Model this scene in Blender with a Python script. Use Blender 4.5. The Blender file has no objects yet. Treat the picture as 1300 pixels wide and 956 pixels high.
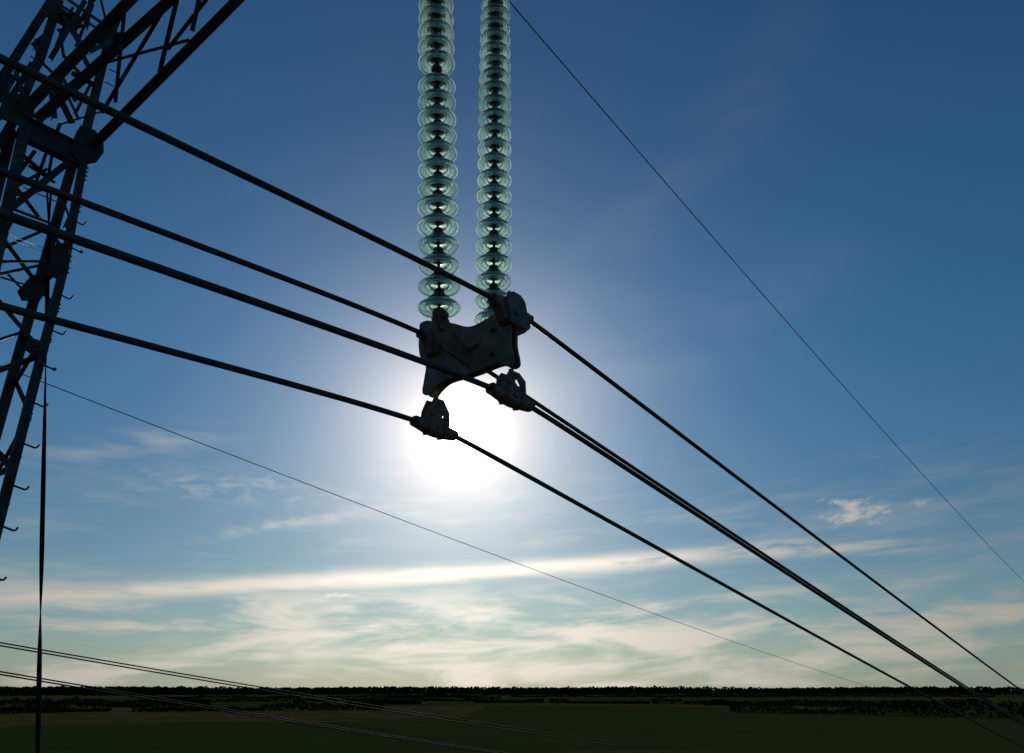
import bpy, bmesh, math, random
import numpy as np
from mathutils import Vector, Matrix
R = math.radians
random.seed(7); rng = np.random.default_rng(7)
S = bpy.context.scene
C = S.collection

# ------------------------------------------------------------------ camera
FPX, CX, CY, PITCH = 867.0, 650.0, 433.5, R(27)
cam_d = bpy.data.cameras.new('camera'); cam = bpy.data.objects.new('camera', cam_d); C.objects.link(cam)
cam_d.sensor_fit = 'HORIZONTAL'; cam_d.sensor_width = 36.0; cam_d.lens = FPX / 1300 * 36
cam_d.shift_y = -44.5 / 1300
cam_d.clip_start = 0.05; cam_d.clip_end = 40000
cam.location = (0, 0, 0); cam.rotation_euler = (R(90) + PITCH, 0, 0)
S.camera = cam
GROUND = -24.0

def ray(u, v):
    x = (u - CX) / FPX; w = (CY - v) / FPX
    return Vector((x, math.cos(PITCH) - w * math.sin(PITCH), w * math.cos(PITCH) + math.sin(PITCH)))
def azel(u, v):
    r = ray(u, v); return math.degrees(math.atan2(r.x, r.y)), math.degrees(math.atan2(r.z, math.hypot(r.x, r.y)))

# ------------------------------------------------------------------ world, sun, exposure
SUN_AZ, SUN_EL = azel(585, 548)
SUNV = Vector((math.sin(R(SUN_AZ)) * math.cos(R(SUN_EL)), math.cos(R(SUN_AZ)) * math.cos(R(SUN_EL)), math.sin(R(SUN_EL))))
S.view_settings.view_transform = 'Standard'; S.view_settings.look = 'None'
S.view_settings.exposure = 0.0; S.view_settings.gamma = 1.0; S.view_settings.use_curve_mapping = False
S.cycles.use_denoising = True
S.cycles.max_bounces = 24; S.cycles.transmission_bounces = 20; S.cycles.transparent_max_bounces = 16; S.cycles.glossy_bounces = 8
S.cycles.sample_clamp_indirect = 6.0

W = bpy.data.worlds.new('World'); S.world = W; W.use_nodes = True
nt = W.node_tree; nt.nodes.clear()
class N:
    """tiny expression helper for shader maths"""
    def __init__(s, tree): s.t = tree
    def m(s, op, *a, clamp=False):
        n = s.t.nodes.new('ShaderNodeMath'); n.operation = op; n.use_clamp = clamp
        for i, x in enumerate(a):
            if isinstance(x, (int, float)): n.inputs[i].default_value = x
            else: s.t.links.new(x, n.inputs[i])
        return n.outputs[0]
    def add(s, a, b): return s.m('ADD', a, b)
    def sub(s, a, b): return s.m('SUBTRACT', a, b)
    def mul(s, a, b): return s.m('MULTIPLY', a, b)
    def div(s, a, b): return s.m('DIVIDE', a, b)
    def ramp(s, x, lo, hi, a=0.0, b=1.0):
        n = s.t.nodes.new('ShaderNodeMapRange'); n.interpolation_type = 'SMOOTHSTEP'
        n.inputs['From Min'].default_value = lo; n.inputs['From Max'].default_value = hi
        n.inputs['To Min'].default_value = a; n.inputs['To Max'].default_value = b
        s.t.links.new(x, n.inputs['Value']); return n.outputs[0]
    def gauss(s, x, w):
        q = s.div(x, w); return s.m('EXPONENT', s.mul(s.mul(q, q), -1.0))
    def comb(s, x, y, z):
        n = s.t.nodes.new('ShaderNodeCombineXYZ')
        for i, q in enumerate((x, y, z)):
            if isinstance(q, (int, float)): n.inputs[i].default_value = q
            else: s.t.links.new(q, n.inputs[i])
        return n.outputs[0]
    def noise(s, vec, scale, detail=5, rough=0.55, dist=0.0):
        n = s.t.nodes.new('ShaderNodeTexNoise'); n.inputs['Scale'].default_value = scale
        n.inputs['Detail'].default_value = detail; n.inputs['Roughness'].default_value = rough
        n.inputs['Distortion'].default_value = dist
        if vec is not None: s.t.links.new(vec, n.inputs['Vector'])
        return n.outputs[0]
    def mix(s, f, a, b, mode='MIX'):
        n = s.t.nodes.new('ShaderNodeMix'); n.data_type = 'RGBA'; n.blend_type = mode; n.clamp_factor = (mode == 'MIX')
        for i, q in ((0, f), (6, a), (7, b)):
            if isinstance(q, (int, float)): n.inputs[i].default_value = q
            elif isinstance(q, tuple): n.inputs[i].default_value = q if len(q) == 4 else (*q, 1)
            else: s.t.links.new(q, n.inputs[i])
        return n.outputs[2]
    def scale(s, col, f):
        n = s.t.nodes.new('ShaderNodeVectorMath'); n.operation = 'SCALE'
        if isinstance(col, tuple): n.inputs[0].default_value = col
        else: s.t.links.new(col, n.inputs[0])
        if isinstance(f, (int, float)): n.inputs['Scale'].default_value = f
        else: s.t.links.new(f, n.inputs['Scale'])
        return n.outputs[0]
    def vadd(s, a, b):
        n = s.t.nodes.new('ShaderNodeVectorMath'); n.operation = 'ADD'
        s.t.links.new(a, n.inputs[0]); s.t.links.new(b, n.inputs[1]); return n.outputs[0]
w = N(nt)
WSTR = 0.05
sky = nt.nodes.new('ShaderNodeTexSky'); sky.sky_type = 'NISHITA'; sky.sun_disc = False
sky.sun_elevation = R(SUN_EL); sky.sun_rotation = R(SUN_AZ)
sky.altitude = 100; sky.air_density = 1.0; sky.dust_density = 0.25; sky.ozone_density = 2.0
tc = nt.nodes.new('ShaderNodeTexCoord'); sep = nt.nodes.new('ShaderNodeSeparateXYZ')
nt.links.new(tc.outputs['Generated'], sep.inputs[0])
dx, dy, dz = sep.outputs
AZ = w.mul(w.m('ARCTAN2', dx, dy), 57.29578)
EL = w.mul(w.m('ARCSINE', w.m('MINIMUM', w.m('MAXIMUM', dz, -1.0), 1.0)), 57.29578)
dot = nt.nodes.new('ShaderNodeVectorMath'); dot.operation = 'DOT_PRODUCT'
nt.links.new(tc.outputs['Generated'], dot.inputs[0]); dot.inputs[1].default_value = SUNV
ANG = w.mul(w.m('ARCCOSINE', w.m('MINIMUM', dot.outputs['Value'], 1.0)), 57.29578)

# thin cirrus, laid on a high flat layer seen in perspective
plane = w.comb(w.div(dx, w.add(w.m('MAXIMUM', dz, 0.0), 0.06)), w.div(dy, w.add(w.m('MAXIMUM', dz, 0.0), 0.06)), 0.0)
def band(p0, p1, p2, width, tail=None):
    """a streak of cirrus along a line on the sky; points are pixels of the photograph turned into azimuth and elevation"""
    A = np.array([azel(*p) for p in (p0, p1, p2)])
    c2, c1, c0 = np.polyfit(A[:, 0], A[:, 1], 2)
    line = w.add(w.add(w.mul(w.mul(AZ, AZ), float(c2)), w.mul(AZ, float(c1))), float(c0))
    wob = w.mul(w.sub(w.noise(w.comb(w.mul(AZ, 0.06), w.mul(EL, .3), 3.1), 1.6, 3), 0.5), 0.9)
    g = w.gauss(w.add(w.sub(EL, line), wob), width)
    a0, a1 = min(A[:, 0]), max(A[:, 0])
    e = w.mul(w.ramp(AZ, a0 - 9, a0 + 3), w.ramp(AZ, a1 - 6, a1 + 4, 1.0, 0.0))
    return w.mul(g, e)
fine = w.noise(w.comb(w.mul(AZ, 0.085), w.add(w.mul(EL, 0.5), w.mul(AZ, -0.02)), 0.0), 1.5, 8, 0.62, 0.25)
fine2 = w.noise(w.comb(w.mul(AZ, 0.22), w.mul(EL, 0.6), 7.0), 2.2, 7, 0.6, 0.2)
broad = w.noise(w.comb(w.mul(AZ, 0.035), w.mul(EL, 0.13), 2.0), 1.7, 4, 0.5)
b1 = w.mul(band((-40, 762), (400, 738), (930, 704), 0.62), w.ramp(fine, 0.15, 0.5))
b2 = w.mul(band((720, 722), (900, 703), (1190, 690), 0.7), w.ramp(fine, 0.36, 0.66))
b3 = w.mul(band((170, 612), (300, 618), (450, 632), 1.1), w.ramp(fine2, 0.38, 0.72))
b4 = w.mul(band((340, 668), (400, 660), (470, 652), 0.45), w.ramp(fine2, 0.3, 0.7))
b5 = w.mul(band((70, 572), (170, 566), (290, 552), 1.1), w.ramp(fine, 0.38, 0.7))
def puff(u, v, ru, rv):
    a, e = azel(u, v); a2, _ = azel(u + ru, v); _, e2 = azel(u, v - rv)
    dA = w.div(w.sub(AZ, a), abs(a2 - a)); dE = w.div(w.sub(EL, e), abs(e2 - e))
    r2 = w.add(w.mul(dA, dA), w.mul(dE, dE))
    nz = w.noise(w.comb(w.mul(AZ, .34), w.add(w.mul(EL, .85), w.mul(AZ, -.10)), 1.7), 1.7, 9, .62, .2)
    return w.mul(w.ramp(w.m('EXPONENT', w.mul(r2, -.6)), .06, .3), w.ramp(w.add(w.mul(w.m('EXPONENT', w.mul(r2, -1.0)), .55), w.mul(w.sub(nz, .5), 1.3)), 0.16, 0.62))
p1 = puff(1086, 650, 48, 20); p2 = puff(1168, 640, 24, 8); p3 = puff(432, 757, 30, 6)
puffy = w.noise(w.comb(w.mul(AZ, 0.062), w.add(w.mul(EL, 0.33), w.mul(AZ, -0.012)), 5.3), 1.5, 9, 0.58, 0.35)
low = w.mul(w.ramp(EL, 4.2, 8.6, 1.0, 0.0), w.ramp(w.add(w.mul(puffy, 0.8), w.mul(broad, 0.3)), 0.47, 0.66))
mid_c = w.mul(w.mul(w.ramp(EL, 9.0, 19.0, 1.0, 0.0), w.ramp(EL, 4.0, 7.0)), w.mul(w.ramp(w.add(w.mul(fine, 0.75), w.mul(broad, 0.4)), 0.52, 0.82), .26))
b6 = w.mul(band((730, 345), (880, 200), (1040, 50), 3.2), w.ramp(broad, .25, .7))
b7 = w.mul(band((700, 480), (880, 430), (1090, 330), 3.0), w.ramp(broad, .3, .7))
b8 = w.mul(band((1040, 800), (1150, 745), (1330, 690), 1.0), w.ramp(fine, .34, .7))
b9 = w.mul(band((960, 850), (1150, 800), (1330, 745), 0.9), w.ramp(fine2, .34, .7))
high = w.mul(w.ramp(w.noise(plane, 0.55, 5, 0.5, 1.2), 0.48, 0.85), 0.10)
def mx(*a):
    r = a[0]
    for q in a[1:]: r = w.m('MAXIMUM', r, q)
    return r
CL = mx(w.mul(b1, .92), w.mul(b2, .7), w.mul(b3, .26), w.mul(b4, .36), w.mul(b5, .26), w.mul(p1, .8), w.mul(p2, .7), w.mul(p3, .85), w.mul(low, 0.88), mid_c, w.mul(b6, .045), w.mul(b7, .05), w.mul(b8, .4), w.mul(b9, .45), high)
CL = w.m('MINIMUM', CL, 0.95)
# light of the air and of the veil of cirrus round the sun, with lens bloom put into its colour
glow = w.add(w.mul(w.m('EXPONENT', w.mul(ANG, -1 / 22.0)), 0.45), w.add(w.mul(w.m('EXPONENT', w.mul(w.mul(ANG, ANG), -1 / 2.0 ** 2)), 120.0), w.mul(w.m('EXPONENT', w.mul(ANG, -1 / 4.9)), 33.0)))
cl_lit = w.add(5.2, w.mul(w.m('EXPONENT', w.mul(ANG, -1 / 17.0)), 34.0))
cl_col = w.scale((1.0, 0.93, 0.80), cl_lit)
haze_f = w.mul(w.m('EXPONENT', w.mul(w.m('MAXIMUM', EL, 0.0), -1 / 4.5)), 0.75)
skyc = w.mix(1.0, sky.outputs[0], w.vadd(w.scale((0.33, 0.85, 1.16), w.ramp(EL, 6, 30, 0.0, 1.0)), w.scale((0.42, 0.72, 0.86), w.ramp(EL, 6, 30, 1.0, 0.0))), 'MULTIPLY')
skyc = w.mix(haze_f, skyc, w.vadd(w.scale((2.7, 3.45, 3.35), 1.0), w.scale((13.5, 9.8, 7.2), w.m('EXPONENT', w.mul(ANG, -1 / 22.0)))))
skyc = w.mix(CL, skyc, cl_col)
skyc = w.vadd(skyc, w.scale((1.22, 0.90, 0.68), glow))
bg = nt.nodes.new('ShaderNodeBackground'); bg.inputs['Strength'].default_value = WSTR
nt.links.new(skyc, bg.inputs['Color'])
wo = nt.nodes.new('ShaderNodeOutputWorld'); nt.links.new(bg.outputs[0], wo.inputs['Surface'])

sl = bpy.data.lights.new('sun', 'SUN'); sl.energy = 5.0; sl.angle = R(0.53); sl.color = (1.0, 0.95, 0.86)
so = bpy.data.objects.new('sun', sl); C.objects.link(so)
so.rotation_euler = SUNV.to_track_quat('Z', 'Y').to_euler(); so.location = (0, 0, 60)

# ------------------------------------------------------------------ line coordinates: a along the line, e across it towards the tower
AZL = R(41.3)
AV = Vector((math.sin(AZL), math.cos(AZL), 0)); EV = Vector((-AV.y, AV.x, 0)); ZV = Vector((0, 0, 1))
def L(a, e, z): return AV * a + EV * e + ZV * z
def T(u, v, e):
    r = ray(u, v); return r * (e / r.dot(EV))
def az_of(P): return P.dot(AV), P.dot(EV), P.z
RL = Matrix((AV, EV, ZV)).transposed().to_4x4()      # line frame -> world

# ------------------------------------------------------------------ materials
def mat(name, base, rough=0.6, metal=0.0, var=0.3, scale=6.0, tint2=None, bump=0.0, bscale=40.0, thr=(0.35, 0.7)):
    m = bpy.data.materials.new(name); m.use_nodes = True
    t = m.node_tree; b = t.nodes['Principled BSDF']; n = N(t)
    co = t.nodes.new('ShaderNodeTexCoord').outputs['Object']
    f = n.ramp(n.noise(co, scale, 6, 0.6), *thr)
    d = tuple(c * (1 - var) for c in base)
    col = n.mix(f, (*d, 1), (*base, 1))
    if tint2:
        col = n.mix(n.ramp(n.noise(co, scale * 2.3, 8, 0.7), 0.55, 0.72), col, (*tint2, 1))
    t.links.new(col, b.inputs['Base Color'])
    b.inputs['Metallic'].default_value = metal
    t.links.new(n.ramp(n.noise(co, scale * 3, 4, 0.6), 0.3, 0.7, max(rough - .12, .05), min(rough + .12, 1)), b.inputs['Roughness'])
    if bump:
        bn = t.nodes.new('ShaderNodeBump'); bn.inputs['Strength'].default_value = bump; bn.inputs['Distance'].default_value = 0.004
        t.links.new(n.noise(co, bscale, 5, 0.6), bn.inputs['Height']); t.links.new(bn.outputs[0], b.inputs['Normal'])
    return m
STEEL = mat('weathered_galvanised_steel', (0.062, 0.080, 0.080), 0.75, 0.0, 0.5, 3.0, (0.060, 0.045, 0.032), 0.35)
HARD = mat('hardware_steel', (0.20, 0.165, 0.125), 0.6, 0.2, 0.5, 9.0, (0.15, 0.09, 0.05), 0.6, 60)
CAPM = mat('cast_iron_cap', (0.055, 0.065, 0.065), 0.5, 0.3, 0.35, 25.0, (0.05, 0.04, 0.03), 0.3, 120)
ALU = mat('oxidised_aluminium_strand', (0.075, 0.08, 0.08), 0.7, 0.0, 0.3, 14.0, None, 0.0)
DARKW = mat('dark_steel_wire', (0.03, 0.032, 0.034), 0.9, 0.0, 0.3, 14.0)
STRAP = mat('dark_rubber_strap', (0.02, 0.02, 0.022), 0.95, 0.0, 0.3, 10.0)
LEAF = mat('dark_woodland_leaves', (0.030, 0.050, 0.018), 0.9, 0.0, 0.5, 0.15)
def strand(m):      # the lay of the outer strands as fine relief
    t = m.node_tree; b = t.nodes['Principled BSDF']; n = N(t)
    co = t.nodes.new('ShaderNodeUVMap').outputs['UV']
    wv = t.nodes.new('ShaderNodeTexWave'); wv.bands_direction = 'DIAGONAL'; wv.inputs['Scale'].default_value = 1.0
    mp = t.nodes.new('ShaderNodeMapping'); mp.inputs['Scale'].default_value = (3.2, 26.0, 1.0)
    t.links.new(co, mp.inputs['Vector']); t.links.new(mp.outputs[0], wv.inputs['Vector'])
    bn = t.nodes.new('ShaderNodeBump'); bn.inputs['Strength'].default_value = 0.25; bn.inputs['Distance'].default_value = 0.003
    t.links.new(wv.outputs['Fac'], bn.inputs['Height']); t.links.new(bn.outputs[0], b.inputs['Normal'])
for _m, _s in ((ALU, .15), (STEEL, .15), (DARKW, .05), (STRAP, .0), (LEAF, .0)): _m.node_tree.nodes['Principled BSDF'].inputs['Specular IOR Level'].default_value = _s
strand(ALU)
GLASS = bpy.data.materials.new('green_toughened_glass'); GLASS.use_nodes = True
_t = GLASS.node_tree; _b = _t.nodes['Principled BSDF']; _n = N(_t)
_co = _t.nodes.new('ShaderNodeTexCoord').outputs['Object']
_t.links.new(_n.mix(_n.ramp(_n.noise(_co, 9, 5, .6), .4, .75), (0.64, 0.90, 0.79, 1), (0.54, 0.83, 0.70, 1)), _b.inputs['Base Color'])
_t.links.new(_n.ramp(_n.noise(_co, 20, 5, .65), .4, .8, 0.015, 0.13), _b.inputs['Roughness'])
_b.inputs['Transmission Weight'].default_value = 1.0; _b.inputs['IOR'].default_value = 1.5
_tr = _t.nodes.new('ShaderNodeBsdfTranslucent'); _tr.inputs['Color'].default_value = (0.86, 0.97, 0.88, 1)
_mx = _t.nodes.new('ShaderNodeMixShader'); _ln = _t.nodes.new('ShaderNodeVectorMath'); _ln.operation = 'LENGTH'; _mu = _t.nodes.new('ShaderNodeVectorMath'); _mu.operation = 'MULTIPLY'
_mu.inputs[1].default_value = (1, 1, 0); _t.links.new(_co, _mu.inputs[0]); _t.links.new(_mu.outputs[0], _ln.inputs[0])
_dust_dark_rim = _n.mul(_n.ramp(_n.noise(_co, 14, 6, .65), .3, .75, .10, .26), _n.ramp(_ln.outputs['Value'], .120, .128, 1.0, .04))   # less translucency at the rim puts its dark outline into the material
_rnd = _t.nodes.new('ShaderNodeObjectInfo').outputs['Random']
_t.links.new(_n.mul(_dust_dark_rim, _n.add(_n.mul(_rnd, .7), .6)), _mx.inputs[0])
_t.links.new(_b.outputs[0], _mx.inputs[1]); _t.links.new(_tr.outputs[0], _mx.inputs[2])
_t.links.new(_mx.outputs[0], _t.nodes['Material Output'].inputs['Surface'])
GROUNDM = bpy.data.materials.new('fields'); GROUNDM.use_nodes = True
_t = GROUNDM.node_tree; _b = _t.nodes['Principled BSDF']; _n = N(_t); _b.inputs['Roughness'].default_value = 1.0
_b.inputs['Specular IOR Level'].default_value = 0.0
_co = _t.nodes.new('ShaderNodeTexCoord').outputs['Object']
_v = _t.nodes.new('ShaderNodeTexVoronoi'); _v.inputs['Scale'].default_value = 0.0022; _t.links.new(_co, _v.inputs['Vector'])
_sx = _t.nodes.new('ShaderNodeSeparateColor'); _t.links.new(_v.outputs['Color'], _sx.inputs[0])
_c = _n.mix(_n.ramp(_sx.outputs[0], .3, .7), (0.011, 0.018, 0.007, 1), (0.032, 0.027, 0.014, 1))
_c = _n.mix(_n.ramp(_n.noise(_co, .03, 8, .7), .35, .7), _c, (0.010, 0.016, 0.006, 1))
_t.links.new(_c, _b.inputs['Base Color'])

# ------------------------------------------------------------------ mesh helpers
def link(name, verts, faces, m, parent=None, smooth=False, uvs=None):
    me = bpy.data.meshes.new(name); me.from_pydata([tuple(v) for v in verts], [], faces); me.update()
    if uvs is not None:
        ul = me.uv_layers.new(name='UVMap'); lv = np.zeros(len(me.loops), int); me.loops.foreach_get('vertex_index', lv)
        ul.data.foreach_set('uv', np.asarray(uvs, float)[lv].ravel())
    me.materials.append(m)
    if smooth: me.polygons.foreach_set('use_smooth', [True] * len(me.polygons))
    o = bpy.data.objects.new(name, me); C.objects.link(o)
    if parent: put(o, parent)
    return o
def put(o, parent):
    o.parent = parent; o.matrix_parent_inverse = parent.matrix_world.inverted() if parent.type == 'EMPTY' else Matrix()
def thing(name, loc, label, cat, group=None):
    o = bpy.data.objects.new(name, None); o.location = loc; o.matrix_world = Matrix.Translation(loc); C.objects.link(o)
    o.empty_display_size = 0.3
    return tag(o, label, cat, group)
def tag(o, label=None, cat=None, group=None, kind=None):
    for k, v in (('label', label), ('category', cat), ('group', group), ('kind', kind)):
        if v: o[k] = v
    return o
def part(name, geo, m, parent, smooth=False):
    """geo in world coordinates; the object sits at the origin of its thing"""
    v, f = geo
    org = parent.matrix_world.translation if parent.type == 'EMPTY' else Vector(parent.get('_o', (0, 0, 0)))
    me_v = [Vector(p) - org for p in v]
    me = bpy.data.meshes.new(name); me.from_pydata([tuple(p) for p in me_v], [], f); me.update(); me.materials.append(m)
    if smooth: me.polygons.foreach_set('use_smooth', [True] * len(me.polygons))
    o = bpy.data.objects.new(name, me); C.objects.link(o); o.parent = parent
    return o
def join(*geos):
    V, F = [], []
    for v, f in geos:
        k = len(V); V += list(v); F += [tuple(i + k for i in q) for q in f]
    return V, F
def frame(d, ref=ZV):
    d = d.normalized(); u = ref - d * ref.dot(d)
    if u.length < 1e-3: ref = Vector((1, .2, 0)); u = ref - d * ref.dot(d)
    u.normalize(); return u, d.cross(u).normalized()
def prism(p, q, sec, ref=ZV):
    """a bar from p to q with the 2-D section sec"""
    d = q - p; u, v = frame(d, ref); n = len(sec)
    V = [p + u * s[0] + v * s[1] for s in sec] + [q + u * s[0] + v * s[1] for s in sec]
    F = [tuple(range(n))[::-1], tuple(range(n, 2 * n))] + [(i, (i + 1) % n, n + (i + 1) % n, n + i) for i in range(n)]
    return V, F
def angle_sec(w, t=None, su=1, sv=1):
    t = t or w * 0.13; h = w / 2
    s = [(-h, -h), (h, -h), (h, -h + t), (-h + t, -h + t), (-h + t, h), (-h, h)]
    s = [(x * su, y * sv) for x, y in s]
    return s if su * sv > 0 else s[::-1]
def rect_sec(a, b): return [(-a / 2, -b / 2), (a / 2, -b / 2), (a / 2, b / 2), (-a / 2, b / 2)]
def circ_sec(r, n=8): return [(r * math.cos(2 * math.pi * i / n), r * math.sin(2 * math.pi * i / n)) for i in range(n)]
def chan_sec(h, b, t): return [(-h / 2, 0), (h / 2, 0), (h / 2, b), (h / 2 - t, b), (h / 2 - t, t), (-h / 2 + t, t), (-h / 2 + t, b), (-h / 2, b)]
def tube(path, r, n=10, cap=True):
    P = [Vector(p) for p in path]; V = []; F = []; uv = []; s = 0.0
    u = None
    for i, p in enumerate(P):
        d = (P[min(i + 1, len(P) - 1)] - P[max(i - 1, 0)]).normalized()
        if u is None: u, _ = frame(d)
        u = (u - d * u.dot(d)).normalized(); v = d.cross(u)
        if i: s += (p - P[i - 1]).length
        rr = r[i] if hasattr(r, '__len__') else r
        for k in range(n):
            c = 2 * math.pi * k / n; V.append(p + u * rr * math.cos(c) + v * rr * math.sin(c)); uv.append((k / n, s))
    for i in range(len(P) - 1):
        for k in range(n):
            a, b = i * n + k, i * n + (k + 1) % n; F.append((a, b, b + n, a + n))
    if cap: F += [tuple(range(n))[::-1], tuple(range(len(V) - n, len(V)))]
    return V, F, uv
def lathe(prof, n=28, closed=False):
    V, F = [], []; m = len(prof)
    for r, z in prof:
        for k in range(n):
            c = 2 * math.pi * k / n; V.append(Vector((r * math.cos(c), r * math.sin(c), z)))
    for i in range(m if closed else m - 1):
        j = (i + 1) % m
        for k in range(n):
            k2 = (k + 1) % n; F.append((i * n + k, i * n + k2, j * n + k2, j * n + k))
    if not closed: F += [tuple(range(n))[::-1], tuple(range((m - 1) * n, m * n))]
    return V, F
def plate(outline, axis, t, bevel=0.0):
    """outline: world points in one plane; thickness t along axis, edges chamfered"""
    n = len(outline); cen = sum(outline, Vector()) / n
    inn = [p + (cen - p).normalized() * bevel for p in outline] if bevel else outline
    h = axis * (t / 2); k = axis * (t / 2 - (bevel if bevel else 0))
    if not bevel:
        V = [p + h for p in outline] + [p - h for p in outline]
        F = [tuple(range(n)), tuple(range(2 * n - 1, n - 1, -1))] + [(i, n + i, n + (i + 1) % n, (i + 1) % n) for i in range(n)]
        return V, F
    V = [p + h for p in inn] + [p + k for p in outline] + [p - k for p in outline] + [p - h for p in inn]
    F = [tuple(range(n)), tuple(range(4 * n - 1, 3 * n - 1, -1))]
    for q in range(3):
        F += [(q * n + i, (q + 1) * n + i, (q + 1) * n + (i + 1) % n, q * n + (i + 1) % n) for i in range(n)]
    return V, F
def smoothcurve(pts, n=6, closed=True):
    """Catmull-Rom through the points"""
    out = []; m = len(pts)
    for i in range(m if closed else m - 1):
        p0, p1, p2, p3 = (pts[(i + j) % m] if closed else pts[min(max(i + j, 0), m - 1)] for j in (-1, 0, 1, 2))
        for k in range(n):
            t = k / n
            out.append(tuple(0.5 * ((2 * b) + (-a + c) * t + (2 * a - 5 * b + 4 * c - d) * t * t + (-a + 3 * b - 3 * c + d) * t ** 3) for a, b, c, d in zip(p0, p1, p2, p3)))
    return out
def bolt(p, d, r=0.014, l=0.03):
    d = d.normalized(); return prism(p, p + d * l, circ_sec(r, 6))

# ------------------------------------------------------------------ ground
gv = [(0, 0, GROUND)]; gf = []
rs = [300, 900, 2500, 7000, 18000]; n = 64
for r in rs:
    for k in range(n): gv.append((r * math.cos(2 * math.pi * k / n), r * math.sin(2 * math.pi * k / n), GROUND))
for k in range(n): gf.append((0, 1 + k, 1 + (k + 1) % n))
for i in range(len(rs) - 1):
    for k in range(n):
        a, b = 1 + i * n + k, 1 + i * n + (k + 1) % n; gf.append((a, a + n, b + n, b))
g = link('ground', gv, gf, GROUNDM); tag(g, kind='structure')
# far woods: many small leaf-clump faces, read as one mass
wv, wf = [], []
for b in range(44):
    far = b >= 26
    az = R(random.uniform(-58, 66)); d0 = random.uniform(3500, 6500) if far else 850 * 3.6 ** random.random(); ln = (random.uniform(900, 2200) if far else random.uniform(60, 420) * d0 / 1000); dep = random.uniform(20, 50); ang = random.uniform(-.35, .35)
    nn = int(1800 + ln * 2)
    along = rng.uniform(-.5, .5, nn) * ln; acr = rng.uniform(-.5, .5, nn) * dep
    top = 9 + 2.2 * np.sin(along / 17.0 + rng.uniform(0, 6)) + 1.4 * np.sin(along / 6.1 + 1) + 1.0 * np.sin(along / 2.9)
    if far: top = (top * 1.0 + 14) * (0.75 + .5 * np.cos(along / ln * 3.1)) + 5; dep *= 3
    else: top = top * random.uniform(.55, 1.25) * (0.8 + .35 * np.sin(along / 41.0 + b))
    hz = top * rng.uniform(0, 1, nn) ** 0.7
    cx = d0 * math.sin(az) + along * math.cos(az + ang) + acr * math.sin(az); cyy = d0 * math.cos(az) - along * math.sin(az + ang) + acr * math.cos(az)
    sz = rng.uniform(0.7, 1.5, nn) * (d0 / 900) ** (.9 if far else .4); aa_ = rng.uniform(0, 6.28, nn); bb_ = rng.uniform(-1.0, 1.0, nn)
    for i in range(nn):
        k = len(wv); s_ = sz[i]; ca, sa, cb, sb = math.cos(aa_[i]), math.sin(aa_[i]), math.cos(bb_[i]), math.sin(bb_[i])
        for x, z in ((-s_, -s_ * .8), (s_ * .8, -s_ * .6), (s_, s_ * .7), (-s_ * .4, s_)):
            wv.append((cx[i] + x * ca + z * sb * sa, cyy[i] + x * sa - z * sb * ca, GROUND + max(hz[i] + z * cb, 0)))
        wf.append((k, k + 1, k + 2, k + 3))
wd = link('woodland', wv, wf, LEAF); tag(wd, 'dark belts of far-off woodland between the fields', 'woodland', kind='stuff')

# ------------------------------------------------------------------ lattice tower
TOWER = thing('lattice_tower', L(1.5, 12.0, GROUND), 'dark steel lattice pylon with step bolts and arms spreading from a narrow waist', 'pylon')
eA = lambda v: 11.75 - (v - 196) / 445 * 1.25
eB = lambda v: 12.1 + (v - 200) / 280 * 0.9
eC = lambda v: 11.75 - (v - 165) / 140 * 0.35
def member(name, p, q, wd, kind='angle', ref=None, su=1, sv=1):
    if kind != 'angle':
        return part(name, prism(p, q, rect_sec(wd, wd * .25) if kind == 'flat' else circ_sec(wd / 2), EV * -1 + ZV * .2), STEEL, TOWER)
    d = (q - p).normalized(); h = wd / 2; t = wd * .13; best = None; mid_ = (p + q) / 2
    base = [(-h, -h), (h, -h), (h, -h + t), (-h + t, -h + t), (-h + t, h), (-h, h)]
    for mir in (0, 1):                      # how the angle is turned about its length: picked so the least sunlit face shows to the camera
        sec = [(-a, b) for a, b in base][::-1] if mir else base
        for k in range(4 if wd > .115 else 16):
            rf = Matrix.Rotation(k * math.pi / (2 if wd > .115 else 8), 3, d) @ frame(d, EV * .8 + ZV * .6)[0]; u, v = frame(d, rf); sc = 0.0
            for (a0, b0), (a1, b1) in zip(sec, sec[1:] + sec[:1]):
                n_ = (u * (b1 - b0) - v * (a1 - a0)); ln = n_.length; n_.normalize()
                sc += ln * max(0, n_.dot(-mid_.normalized())) * max(0, n_.dot(SUNV))
            if best is None or sc < best[0] - 1e-9: best = (sc, sec, rf)
    if best[0] > .015 * wd and wd < .12:     # braces still showing sun become flat bars, shaped to stay dark to the camera
        tc_ = -mid_.normalized(); fb = None
        for k in range(24):
            nrm = Matrix.Rotation(k * math.pi / 12, 3, d) @ frame(d, ZV)[0]
            v_ = nrm.dot(tc_) - 6 * max(0, nrm.dot(SUNV) + .04)
            if fb is None or v_ > fb[0]: fb = (v_, nrm)
        return part(name, prism(p, q, rect_sec(wd * .14, wd), fb[1]), STEEL, TOWER)
    return part(name, prism(p, q, best[1], best[2]), STEEL, TOWER)
def down(p, q, z=GROUND):       # prolong a leg to the ground
    d = q - p; return p + d * ((z - p.z) / d.z)
A0, A1, A2 = T(108, 194, eA(196)), T(80, 345, eA(345)), T(4, 640, eA(640))
B0, B1 = T(95, 198, eB(200)), T(15, 480, eB(480))
C0, C1 = T(31, 165, 11.75), T(0, 305, 11.35)
D0, D1 = T(14, 168, 12.2), T(-62, 480, 13.0)
member('leg', A0, A1, .115); member('leg', A1, down(A1, A2), .108)
member('leg', B0, down(B0, B1), .14)
member('leg', C0, down(C0, C1), .15, sv=-1)
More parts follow.
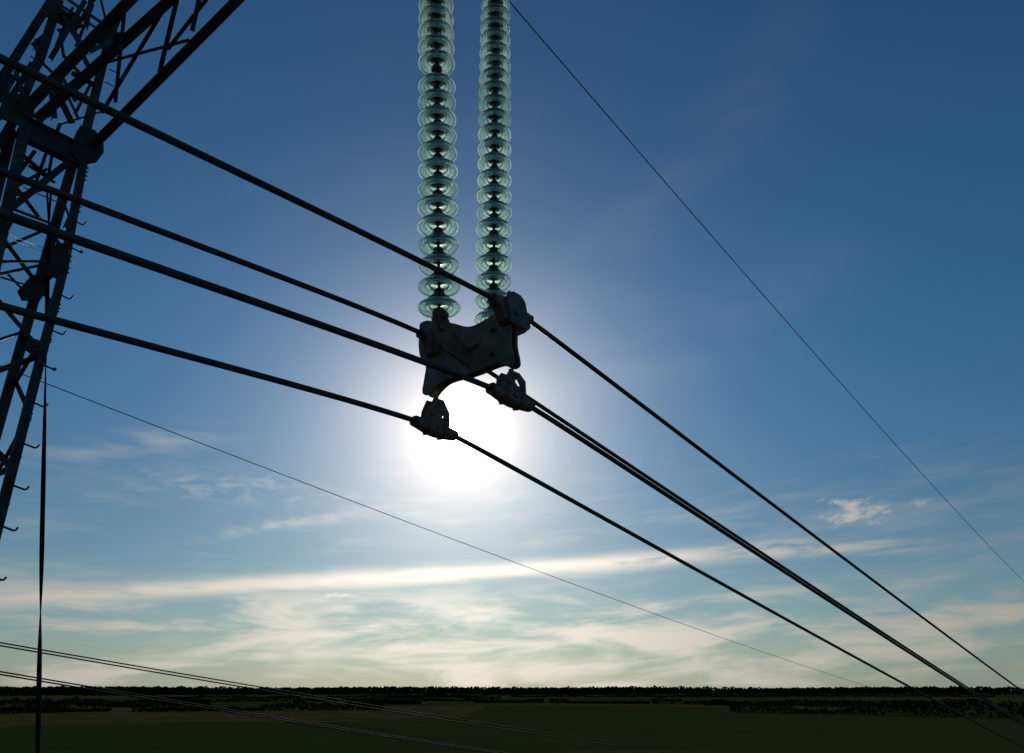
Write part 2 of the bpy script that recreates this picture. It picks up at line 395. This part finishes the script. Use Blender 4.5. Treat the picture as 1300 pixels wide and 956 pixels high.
member('leg', D0, down(D0, D1), .15)
# the beam of two channels across the waist, lying along the line
for e0, s in ((11.72, 1), (12.16, -1)):
    p, q = T(24, 160, e0), T(116, 197, e0); q.z = p.z - .02
    part('waist_beam', prism(p, q, [(x, y * s) for x, y in chan_sec(.42, .09, .025)][::s], ZV), STEEL, TOWER)
for u, v in ((50, 160), (72, 168), (96, 177)):
    p = T(u, v, 11.70); part('stiffener', prism(p + ZV * .2, p - ZV * .2, rect_sec(.02, .06), EV), STEEL, TOWER)
def gusset(u, v, e, pts, t=.02, bolts=()):
    c = T(u, v, e); k = c.length / ray(u, v).length / FPX
    out = [c + AV * (x * k) + ZV * (y * k) for x, y in pts]
    o = part('gusset_plate', plate(out, EV, t, .003), STEEL, TOWER)
    for x, y in bolts:
        part('bolt', bolt(c + AV * (x * k) + ZV * (y * k) - EV * (t / 2 - .004), -EV, .016, .028), STEEL, TOWER)
    return c
gusset(112, 186, 11.66, [(-16, -20), (2, -30), (14, -18), (18, 2), (13, 20), (0, 28), (-16, 24)], .025, [(8, 0), (6, -12), (6, 12), (-6, -4), (-4, -18)])
gusset(27, 142, 11.70, [(-20, -24), (8, -20), (14, 0), (10, 18), (-6, 26), (-22, 16)], .025, [(2, 4), (-8, 10), (-10, -8)])
gusset(44, 366, eB(366) - .1, [(-16, -12), (-8, -22), (10, -14), (14, 6), (6, 24), (-8, 16)], .02, [(0, 0), (4, 8), (-4, -10), (8, -4)])
gusset(75, 330, eA(330) - .09, [(-9, -26), (6, -26), (8, 24), (-9, 24)], .03)
gusset(47, 441, eA(441) - .08, [(-12, -8), (8, -14), (10, 10), (-12, 10)], .02, [(-4, 0), (2, 2)])
gusset(137, 48, 12.9, [(-14, -18), (12, -16), (20, 6), (4, 20), (-14, 12)], .025, [(-4, 0), (4, 4), (2, -8)])
gusset(80, 22, 13.0, [(-16, -14), (18, -12), (20, 10), (-12, 14)], .02)
gusset(3, 285, 11.3, [(-12, -26), (8, -22), (10, 14), (-4, 26), (-14, 18)], .02, [(0, 6), (2, -6)])
mid = 12.0
BR = [  # braces: ends as pixels with their distance across the line, width in metres
 # below the waist, far face
 (56, 358, eB(358), 74, 341, eA(341), .06), (55, 371, eB(371), 67, 386, eA(386), .045), (46, 441, eA(441), 20, 485, eB(485), .05),
 (20, 485, eB(485), 34, 516, eA(516), .05), (27, 546, eA(546), -6, 604, eB(560), .045), (14, 592, eA(592), -40, 540, 12.9, .08),
 (14, 594, eA(594), -40, 618, 12.9, .06), (92, 268, eB(268), 82, 290, eA(290), .05), (83, 262, eB(262), 92, 288, eA(288), .03), (70, 300, eB(300), 82, 325, eA(325), .04),
 # between the two faces
 (30, 361, eB(361), -30, 342, 11.2, .10), (42, 434, eB(434), -35, 344, 11.1, .065), (27, 422, eB(422), -40, 444, 11.0, .06),
 (48, 453, eA(453), -45, 485, 11.0, .065), (58, 332, eB(332), -25, 332, 11.2, .055), (50, 337, eB(337), -24, 353, 11.2, .05),
 (4, 303, 11.35, 44, 356, eB(356), .065), (8, 297, 11.35, 58, 316, eB(316), .055), (8, 302, 11.5, 56, 320, eB(320), .04),
 (54, 293, eB(293), -20, 325, 11.3, .05), (10, 249, 11.5, 62, 239, 12.0, .05), (18, 235, 11.5, 50, 277, eB(277), .06),
 (14, 263, 11.6, 84, 207, 12.1, .11), (5, 261, 11.5, 68, 285, eB(285), .065), (30, 238, 11.55, 76, 258, eB(258), .035), (22, 236, 12.3, 60, 214, 12.1, .05),
 (22, 190, 12.0, 62, 224, 12.0, .075), (44, 192, 12.2, 22, 222, 12.2, .06), (16, 205, 11.8, 30, 232, 12.0, .05), (58, 196, 12.2, 44, 236, 12.2, .05), (66, 196, 12.2, 60, 232, 12.2, .045),
 (74, 214, 12.1, 94, 196, 12.1, .07), (8, 345, 12.6, 34, 372, 12.6, .04), (36, 210, 12.5, 70, 232, 12.5, .05),
 # above the waist: lower chords and posts of the two arms
 (165, 0, 10.0, 20, 152, 11.8, .165), (48, 150, 12.3, 215, 0, 9.5, .17), (106, 174, 12.2, 137, 52, 13.0, .155), (137, 52, 13.0, 160, 0, 13.6, .12),
 (-12, 122, 12.7, 65, 0, 13.8, .15), (14, 160, 12.2, 48, 80, 12.6, .13), (48, 80, 12.6, 74, 2, 13.4, .16), (63, 76, 12.0, 107, 2, 12.0, .085),
 (-30, 170, 12.2, 12, 96, 12.7, .12), (0, 132, 12.0, 22, 92, 12.4, .06),
 # bracing of the arms
 (146, 130, 11.0, 159, 0, 10.0, .06), (129, 143, 11.4, 212, 4, 9.6, .065), (202, 92, 10.2, 224, 0, 9.4, .075), (132, 80, 12.6, 242, 50, 9.8, .055),
 (213, 62, 10.1, 264, -4, 9.0, .065), (243, 40, 9.5, 253, -4, 9.2, .075), (134, 74, 12.0, 152, 40, 11.2, .05),
 (76, 38, 12.5, 81, 74, 12.0, .045), (45, 50, 12.9, 47, 72, 12.6, .04), (84, -2, 13.2, 142, 38, 12.4, .055), (80, 8, 13.2, 136, 44, 12.6, .05),
 (66, 18, 13.2, 99, 21, 12.6, .11), (73, 38, 12.9, 112, 31, 12.4, .06), (82, 22, 12.9, 106, 62, 12.0, .09), (100, 30, 12.4, 122, -6, 12.4, .07), (108, 36, 12.3, 116, -4, 12.3, .09),
 (67, 106, 12.0, 92, 158, 12.1, .10), (86, 122, 12.3, 100, 152, 12.2, .045), (94, 146, 12.2, 114, 108, 12.6, .055), (66, 118, 12.4, 69, 152, 12.3, .09),
 (54, 80, 12.3, 80, 106, 12.3, .05), (92, 92, 12.5, 122, 108, 12.4, .10), (82, 72, 12.4, 104, 96, 12.3, .06), (76, 158, 11.7, 131, 141, 11.5, .03),
 (20, 92, 12.4, 30, 124, 12.2, .07), (26, 86, 12.5, 42, 98, 12.4, .07), (34, 116, 12.2, 46, 88, 12.4, .06), (2, 110, 12.6, 22, 130, 12.2, .045),
 (-4, 152, 12.5, 40, 82, 12.9, .10), (-10, 196, 12.0, 30, 128, 12.2, .11), (30, 100, 12.5, 60, 52, 12.9, .06), (8, 120, 12.4, 18, 170, 12.1, .06), (74, 118, 12.5, 58, 150, 12.3, .09), (96, 130, 12.4, 78, 96, 12.5, .06), (150, 12, 12.4, 172, -8, 12.0, .09), (70, 60, 12.7, 92, 10, 13.0, .05),
 (140, 24, 12.6, 164, -6, 12.0, .05), (128, 0, 12.6, 138, 40, 12.5, .04), (112, 66, 12.2, 140, 52, 12.6, .09), (100, 60, 12.2, 116, 92, 12.2, .08), (40, 60, 12.9, 64, 40, 13.0, .10), (118, 6, 12.9, 96, 60, 12.5, .05),
]
for i, (u1, v1, e1, u2, v2, e2, wd_) in enumerate(BR):
    nm = 'arm_chord' if wd_ > .115 and v1 < 200 else 'brace'
    member(nm, T(u1, v1, e1), T(u2, v2, e2), wd_, 'angle', None, (1, -1)[i % 2], (1, 1, -1)[i % 3])
for (u1, v1, u2, v2, e) in ((138, 88, 148, 92, 12.6), (133, 104, 145, 110, 12.5), (122, 137, 133, 141, 12.3), (47, 58, 54, 62, 12.8), (38, 71, 48, 77, 12.7), (143, 70, 151, 73, 12.7)):
    member('ladder_rung', T(u1, v1, e), T(u2, v2, e), .022, 'round')
# chord 1 of the arm, then on to the crossarm outside the picture
H0 = T(112, 190, 11.75); H1 = T(300, 0, 8.5)
TIPZ = 11.6
H2 = H0 + (H1 - H0) * ((H0.dot(EV) - 6.6) / (H0.dot(EV) - H1.dot(EV)))
member('arm_chord', H0, H2, .16, su=-1)
tip_f, tip_n = L(3.0, 2.3, TIPZ), L(2.0, 2.3, TIPZ)
N0 = T(20, 152, 11.8); N1 = T(165, 0, 10.0); N2 = N1 + (N1 - N0) * 1.9
M1 = T(215, 0, 9.5); M0 = T(48, 150, 12.3); M2 = M1 + (M1 - M0) * .9
member('arm_chord', N1, N2, .165); member('arm_chord', M1, M2, .17)
member('crossarm_chord', H2, tip_f, .15); member('crossarm_chord', N2, tip_n, .15); member('crossarm_chord', M2, (tip_f + tip_n) / 2 + ZV * .9, .14)
prev = (H2, N2, M2)
for k in range(1, 5):
    t = k / 4; cur = (H2.lerp(tip_f, t), N2.lerp(tip_n, t), M2.lerp((tip_f + tip_n) / 2 + ZV * .9, t))
    for i, j in ((0, 1), (1, 2), (2, 0)):
        member('brace', prev[i], cur[j], .06)
        member('brace', cur[i], cur[j], .06)
    prev = cur
E0_ = T(137, 52, 13.0); E1_ = T(160, 0, 13.6); F1_ = T(65, 0, 13.8); F0_ = T(-12, 122, 12.7)
member('arm_chord', E1_, E1_ + (E1_ - E0_) * 1.5, .12); member('arm_chord', F1_, F1_ + (F1_ - F0_) * 1.0, .13)
# step bolts and bolt heads on the leg
TIPS = [(110, 284), (104, 320), (93, 378), (84, 423), (70, 469), (61, 515), (50, 567), (37, 620), (23, 672), (8, 735), (-8, 800)]
def leg_px(v): return 108 - (v - 194) * 28 / 151 if v < 345 else 80 - (v - 345) * 76 / 295
for i, (u, v) in enumerate(TIPS):
    e = eA(v) - .02; u0 = leg_px(v - 6)
    p = [T(u0, v - 6, e), T(u - 6, v + 1.5, e), T(u - 3, v + 1, e), T(u, v - 2.5, e)]
    if i in (1, 4): p = [T(u0, v - 8, e), T(u - 4, v - 1, e), T(u, v + .5, e)]
    vv, ff, _ = tube(p, .0135, 6); o = part('step_bolt', (vv, ff), STEEL, TOWER)
    if i in (1, 4):
        part('bolt', bolt(T(u - 1, v, e) + EV * .01, -EV, .026, .03), STEEL, TOWER)
for v in (213, 218, 223, 228, 256, 262, 268, 325, 331, 340, 346, 386, 391, 395, 431, 434, 479, 525, 530, 533, 580, 640):
    u = leg_px(v) + 4.5; e = eA(v) - .01
    part('bolt', prism(T(u, v, e), T(u + 3.4, v + .8, e), circ_sec(.016, 6), ZV), STEEL, TOWER)
for (u, v) in ((22, 60), (20, 63), (10, 82), (6, 86), (54, 8), (58, 12), (50, 373), (164, 42), (166, 38), (146, 65), (148, 68)):
    e = 12.4 if v < 200 else eB(v)
    part('bolt', prism(T(u, v, e), T(u + 3.0, v + 1.5, e), circ_sec(.017, 6), ZV), STEEL, TOWER)
# inner climbing ladder down the waist
# ------------------------------------------------------------------ strap hanging from the tower
K0 = T(62, 281, 12.0); K1 = T(49.5, 867, 12.0); KG = K0 + (K1 - K0) * ((GROUND - K0.z) / (K1.z - K0.z))
sv, sf = [], []; nseg = 420
d = (KG - K0).normalized(); u0, v0 = frame(d, EV)
for i in range(nseg + 1):
    t = i / nseg; s = t * (KG - K0).length; p = K0 + (KG - K0) * t
    th = .35 + 1.05 * s + .5 * math.sin(s * .9); u = u0 * math.cos(th) + v0 * math.sin(th); v = d.cross(u)
    wdt = .030
    for x, y in ((-wdt, -.008), (wdt, -.008), (wdt, .008), (-wdt, .008)): sv.append(p + u * x + v * y)
for i in range(nseg):
    for k in range(4): sf.append((i * 4 + k, i * 4 + (k + 1) % 4, i * 4 + 4 + (k + 1) % 4, i * 4 + 4 + k))
sf += [(3, 2, 1, 0), tuple(range(nseg * 4, nseg * 4 + 4))]
HANG = thing('hanging_strap', KG, 'thin dark twisted strap running down beside the pylon leg to the ground', 'strap')
part('strap', (sv, sf), STRAP, HANG)
for u in (59.5, 65):
    vv, ff, _ = tube([T(u, 239, 12.0), K0 + (T(u, 239, 12.0) - K0) * .02], .017, 6); part('tail', (vv, ff), STRAP, HANG)

# ------------------------------------------------------------------ conductors
AC = 2.78
def drop_right(x, s=.143, half=190.): xs = math.sqrt(x * x + .0225) - .15; return s * xs - s * xs * xs / (2 * half)
def drop_left(x, s=.075, half=170.): return s * (x - .55 * (1 - math.exp(-x / .55))) - s * x * x / (2 * half)
xs_ = [0, .05, .1, .15, .2, .3, .4, .55, .7, .9, 1.2, 1.6, 2, 2.6, 3.3, 4.2, 5.4, 7, 9, 12, 16, 21, 28, 37, 48, 62, 80, 104, 132, 165, 205, 250, 300, 340]
def conductor_path(e, zc, sl=.075, sr=.143, ac=AC):
    return [L(ac - x, e, zc - drop_left(x, sl)) for x in xs_[:0:-1]] + [L(ac + x, e, zc - drop_right(x, sr)) for x in xs_]
def wire(name, path, r, m, label, cat, group=None, n=10):
    v, f, uv = tube(path, r, n); o = link(name, v, f, m, None, True, uv); return tag(o, label, cat, group)
WR = .0165
ZU_N, ZU_F, ZL_N, ZL_F = 2.118, 2.108, 1.528, 1.492
EN, EF = 2.45, 3.10
CW = [('UN', EN, ZU_N, .072, .147, 'topmost thick conductor passing in front of both insulator strings'),
      ('UF', EF, ZU_F, .082, .157, 'thick conductor gripped by the clamp at the upper yoke corner facing the pylon'),
      ('LN', EN, ZL_N, .070, .155, 'thick conductor passing under the yoke plate into the clamp with an eyelet hanger'),
      ('LF', EF, ZL_F, .070, .155, 'lowest thick conductor crossing right in front of the sun')]
for k, e, z, sl_, sr_, lab in CW:
    wire('conductor', conductor_path(e, z, sl_, sr_), WR, ALU, lab, 'power line', 'bundle conductors on the yoke', 14)
# the next phase beyond the tower
for (u, v, e, u2, v2, lab) in ((0, 816, 21.63, 283, 865.5, 'upper thin wire of the highest pair low beyond the pylon'), (0, 819.8, 21.0, 262, 865.5, 'lower thin wire of the highest pair low beyond the pylon'),
                        (0, 852.8, 21.63, 74, 865.5, 'upper wire of the lowest pair at the foot of the hanging strap'), (0, 856.4, 21.0, 54, 865.5, 'lower wire of the lowest pair at the foot of the hanging strap')):
    p, q = T(u, v, e), T(u2, v2, e); a1, z1 = p.dot(AV), p.z; s = -(q.z - z1) / (q.dot(AV) - a1); zc = z1 + s * (a1 - AC)
    pa = [L(AC - x, e, zc - drop_left(x)) for x in xs_[:0:-1]] + [L(AC + x, e, zc - (s * x - s * x * x / 380)) for x in xs_]
    wire('distant_conductor', pa, .0165, DARKW, lab, 'power line', 'bundle conductors beyond the pylon', 8)
aa = sorted(set([-300, -200, -120, -60, -30] + list(np.linspace(-10, 80, 46)) + [100, 130, 160, 200, 250, 300]))
wire('shield_wire', [L(a, 6.0, 13.2 - .155 * a * (1 if a > 0 else -.5) + .0007 * a * a * (1 if a > 0 else .3)) for a in aa], .012, DARKW, 'single thin wire slanting down alone through the open sky', 'wire')
wire('fibre_cable', [L(a, 14.0, 5.38 - .13 * a * (1 if a > 0 else -.4) + .00043 * a * a) for a in aa], .0085, DARKW, 'hair-thin wire passing behind the pylon leg below the sun', 'wire')

# ------------------------------------------------------------------ insulator strings
RD = 0.136; PIT = 0.150
shell_prof = [(.043, .021), (.060, .015), (.085, .004), (.110, -.011), (.126, -.024), (.134, -.036), (.1365, -.045), (.1345, -.052), (.130, -.053),
              (.1255, -.046), (.117, -.033), (.108, -.024), (.098, -.018), (.0955, -.022), (.093, -.044), (.0905, -.051), (.087, -.051), (.0845, -.044), (.082, -.013),
              (.074, -.008), (.070, -.011), (.0675, -.034), (.065, -.040), (.061, -.040), (.0585, -.033), (.056, -.004), (.050, .000), (.044, .001), (.040, .005)]
def shell_mesh(name, k):
    v, f = lathe([(r * k, z) for r, z in shell_prof], 40, True)
    me = bpy.data.meshes.new(name); me.from_pydata([tuple(p) for p in v], [], [q[::-1] for q in f]); me.update(); me.materials.append(GLASS)
    me.polygons.foreach_set('use_smooth', [True] * len(me.polygons))
    bm = bmesh.new(); bm.from_mesh(me); bmesh.ops.recalc_face_normals(bm, faces=bm.faces); bm.to_mesh(me); bm.free(); return me
def lathe_mesh(name, prof, m, n=24):
    v, f = lathe(prof, n); me = bpy.data.meshes.new(name); me.from_pydata([tuple(p) for p in v], [], f); me.update(); me.materials.append(m)
    me.polygons.foreach_set('use_smooth', [True] * len(me.polygons)); return me
CAP = lathe_mesh('cap', [(.022, .090), (.029, .088), (.033, .078), (.034, .062), (.042, .050), (.056, .038), (.067, .027), (.072, .019), (.070, .0155), (.040, .016), (.039, -.004), (.030, -.012)][::-1], CAPM)
PIN = lathe_mesh('pin', [(.010, -.066), (.016, -.064), (.016, -.056), (.0095, -.052), (.0095, -.020), (.018, -.012), (.022, -.004)], CAPM, 14)
def string_(px_bot, e_bot, px_top, e_top, kscale, gaps, label, total):
    p0 = T(*px_bot, e_bot); p1 = T(*px_top, e_top); d = (p1 - p0).normalized()
    root = thing('insulator_string', p0, label, 'insulator', 'pair of glass insulator strings')
    me = shell_mesh('glass_disc', kscale)
    rot = d.to_track_quat('Z', 'Y'); s = 0.0
    for i in range(total):
        o = bpy.data.objects.new('glass_disc', me); C.objects.link(o); o.parent = root
        jx = Vector((rng.normal(0, .001), rng.normal(0, .001), 0))
        o.location = d * s + jx; o.rotation_mode = 'QUATERNION'
        tilt = Matrix.Rotation(rng.normal(0, .012), 3, 'X') @ Matrix.Rotation(rng.normal(0, .012), 3, 'Y')
        o.rotation_quaternion = rot @ tilt.to_quaternion()
        c = bpy.data.objects.new('cap', CAP); C.objects.link(c); c.parent = o
        q = bpy.data.objects.new('pin', PIN); C.objects.link(q); q.parent = o
        s += PIT
        if i in gaps:
            gl = gaps[i]; a = p0 + d * (s - PIT + .080); b = p0 + d * (s - .060 + gl)
            v, f = lathe([(.016, 0), (.020, .01), (.036, .022), (.040, .036), (.040, .058), (.034, .070), (.020, .080), (.018, (b - a).length)], 18)
            mm = rot.to_matrix(); part('link', ([a + mm @ p for p in v], f), CAPM, root, True); s += gl
    top = p0 + d * (s - .06); end = p0 + d * ((TIPZ - p0.z) / d.z)
    v, f, _ = tube([top, end], .014, 8); part('extension_link', (v, f), HARD, root)
    return root, p0, d, rot
SL, PL, DL, QL = string_((557.5, 384), 2.78, (553.5, 10), 2.78, 1.0, {12: .075, 28: .075}, 'glass insulator string broken by one wider gap between two of its discs', 46)
SR, PR, DR, QR = string_((626.5, 400), 2.76, (629, 15), 2.76, .955, {30: .075}, 'glass insulator string of slightly smaller discs ending behind the uppermost clamp', 46)

# ------------------------------------------------------------------ yoke
YC = L(AC, 2.775, 1.85)
YOKE = thing('yoke_plate', YC, 'dark steel yoke plate with concave edges joining both insulator strings to four clamps', 'yoke')
# cross plate (across the line): an X with concave edges, two cheeks
ec = 2.775
def TA(u, v):
    r_ = ray(u, v); p = r_ * (AC / r_.dot(AV)); return p.dot(EV), p.z
cross = [TA(*q) for q in ((538, 413), (548, 409), (560, 413), (577, 412), (597, 417), (612, 413), (628, 404), (642, 401), (652, 412), (653, 438), (656, 454), (656, 463), (648, 467), (636, 463),
         (610, 473), (592, 479), (578, 482), (566, 487), (556, 496), (550, 503), (541, 501), (543, 484), (545, 466), (538, 455), (536, 440), (537, 424))]
cr = smoothcurve(cross, 4)
for s in (-1, 1):
    part('cross_plate', plate([L(AC + s * .028, e, z) for e, z in cr], AV, .016, .003), HARD, YOKE)
# long plate (along the line): carries the two strings
pa, pr = az_of(PL), az_of(PR)
bl, br = pa[0] + .01, pr[0] + .02
zt_l, zt_r = PL.z - .115, PR.z - .12
longp = [(bl - .05, zt_l + .03), (bl, zt_l + .055), (bl + .05, zt_l + .03), (bl + .12, zt_l - .05), ((bl + br) / 2, zt_l - .115), (br - .12, zt_r - .05), (br - .05, zt_r + .03), (br, zt_r + .055), (br + .05, zt_r + .03),
         (br + .06, zt_r - .06), (br + .02, zt_r - .2), (AC + .1, 1.83), (AC, 1.80), (AC - .1, 1.82), (bl - .0, zt_l - .18), (bl - .05, zt_l - .06)]
lp = smoothcurve(longp, 4)
part('long_plate', plate([L(a, ec, z) for a, z in lp], EV, .022, .003), HARD, YOKE)
for s in (-1, 1):
    for k, (a, z) in enumerate(((bl, zt_l), (br, zt_r))):
        part('bolt', bolt(L(a, ec + s * .009, z + .01), EV * s, .022, .05), HARD, YOKE)
for e, z in ((EF - .12, 1.99), (EF - .12, 1.83), (EN + .12, 1.99), (EN + .12, 1.83), (ec + .06, 1.93), (ec - .06, 1.93)):
    part('bolt', bolt(L(AC - .036, e, z), -AV, .017, .03), HARD, YOKE)
    part('spacer', prism(L(AC - .021, e, z), L(AC + .021, e, z), circ_sec(.02, 10)), HARD, YOKE)
# clevis hoods under the strings
for root, P, D, Q in ((SL, PL, DL, QL), (SR, PR, DR, QR)):
    mm = Q.to_matrix()
    v, f = lathe([(.014, -.150), (.030, -.146), (.040, -.125), (.044, -.100), (.045, -.080), (.042, -.062), (.034, -.050), (.020, -.045), (.012, -.044)][::-1], 20)
    part('socket_clevis', ([P + mm @ p for p in v], [q[::-1] for q in f]), HARD, root, True)
    for s in (-1, 1):
        c = P - D * .15
        part('clevis_cheek', plate([c + AV * x + D * z + EV * (s * .024) for x, z in ((-.03, .06), (.03, .06), (.036, -.0), (.02, -.045), (-.02, -.045), (-.036, 0))], EV, .014, .002), HARD, root)

# ------------------------------------------------------------------ clamps
def clamp(e, zc, sl_, sr_, upper, label, side):
    root = thing('suspension_clamp', L(AC, e, zc), label, 'clamp', 'clamps gripping the bundle conductors')
    path = lambda x: (zc - drop_left(-x, sl_)) if x < 0 else (zc - drop_right(x, sr_))
    xs = np.linspace(-.175, .175, 15)
    pts, rad = [], []
    V, F = [], []; n = 12
    for x in xs:                                             # boat: a trough, deep in the middle, flared at its mouths
        t = abs(x) / .175; h = .066 - .034 * t ** 1.5; wd_ = .041 - .006 * t + (.006 if t > .92 else 0)
        for k in range(n):
            c = 2 * math.pi * k / n; cc, ss = math.cos(c), math.sin(c)
            yy = wd_ * math.copysign(abs(cc) ** .8, cc); zz = (h * 1.05 if ss < 0 else .030 + .006 * (1 - t)) * math.copysign(abs(ss) ** .8, ss)
            V.append(L(AC + x, e + yy, path(x) + zz))
    for i in range(len(xs) - 1):
        for k in range(n): a, b = i * n + k, i * n + (k + 1) % n; F.append((a, b, b + n, a + n))
    F += [tuple(range(n)), tuple(range(len(V) - 1, len(V) - n - 1, -1))]
    part('boat', (V, [q[::-1] for q in F]), HARD, root, True)
    kv = [(x, path(x) + .036 + .012 * math.cos(x / .085 * 1.3)) for x in np.linspace(-.085, .085, 7)]
    out = [L(AC + x, e, z) for x, z in kv] + [L(AC + x, e, path(x) + .022) for x in (.09, .045, 0, -.045, -.09)]
    part('keeper', plate(out, EV, .05, .004), HARD, root)
    for x in (-.06, .06):                                    # U-bolts
        pth = [L(AC + x, e + y, path(x) + z) for y, z in ((-.038, .085), (-.038, .02), (-.041, -.03), (-.03, -.055), (0, -.060), (.03, -.055), (.041, -.03), (.038, .02), (.038, .085))]
        v, f, _ = tube(pth, .0085, 7); part('u_bolt', (v, f), HARD, root, True)
        for y in (-.038, .038): part('nut', prism(L(AC + x, e + y, path(x) + .055), L(AC + x, e + y, path(x) + .075), circ_sec(.016, 6)), HARD, root)
    top = 1.69 if not upper else 2.075
    if upper:      # clamp held between two side straps on the plate corner
        for s in (-1, 1):
            out = [L(AC + x, e + s * .043, zc + z) for x, z in ((-.075, -.03), (-.095, .0), (-.08, .06), (-.03, .095), (.04, .095), (.085, .06), (.1, 0), (.08, -.13), (-.06, -.13))]
            part('side_strap', plate(out, EV, .012, .002), HARD, root)
        part('trunnion', prism(L(AC, e - .06, zc - .045), L(AC, e + .06, zc - .045), circ_sec(.022, 10)), HARD, root)
        part('body_block', plate([L(AC + x, e, zc + z) for x, z in ((-.13, -.05), (-.09, -.12), (.09, -.15), (.15, -.09), (.13, .0), (.06, .07), (-.05, .07), (-.11, .02))], EV, .075, .006), HARD, root)
    else:          # hung below the plate corner on a bail with a triangular eye
        for s in (-1, 1):
            out = [L(AC + x, e + s * .034, z) for x, z in ((-.05, top - .02), (.03, top - .015), (.088, zc + .11), (.092, zc + .02), (.075, zc - .04), (-.075, zc - .04), (-.09, zc + .02), (-.085, zc + .09))]
            k = len(out)
            hole = [L(AC + x, e + s * .034, z) for x, z in ((.0, zc + .105), (.02, zc + .1), (.038, zc + .08), (.045, zc + .065), (.02, zc + .06), (-.005, zc + .06), (-.008, zc + .068), (-.006, zc + .09))]
            h = EV * .006
            vv = [p + h for p in out] + [p + h for p in hole] + [p - h for p in out] + [p - h for p in hole]
            idx = [1, 2, 3, 4, 5, 6, 7, 0]
            ho = [1, 2, 3, 4, 5, 6, 7, 0]
            ff = []
            for i in range(8):
                a, b = idx[i], idx[(i + 1) % 8]; c, d_ = ho[i] + k, ho[(i + 1) % 8] + k
                ff += [(a, b, d_, c), (a + 2 * k, c + 2 * k, d_ + 2 * k, b + 2 * k), (a, a + 2 * k, b + 2 * k, b), (c, d_, d_ + 2 * k, c + 2 * k)]
            part('hanger', (vv, ff), HARD, root)
        part('shackle_pin', prism(L(AC, e - .05, top - .045), L(AC, e + .05, top - .045), circ_sec(.014, 8)), HARD, root)
        v, f, _ = tube([L(AC, e - .0, top - .05), L(AC, e, top - .01), L(AC, e, top + .01)], .016, 8); part('eye_link', (v, f), HARD, root)
        part('trunnion', prism(L(AC, e - .05, zc), L(AC, e + .05, zc), circ_sec(.02, 10)), HARD, root)
    return root
clamp(EN, ZU_N, .072, .147, True, 'uppermost steel clamp, hiding the foot of the glass string with smaller discs', 1)
clamp(EF, ZU_F, .082, .157, True, 'steel clamp at the upper yoke corner facing the pylon', -1)
clamp(EN, ZL_N, .070, .155, False, 'hanging steel clamp below the yoke plate where two wires run on together', 1)
clamp(EF, ZL_F, .070, .155, False, 'hanging steel clamp nearest the sun below the lowest corner of the yoke plate', -1)
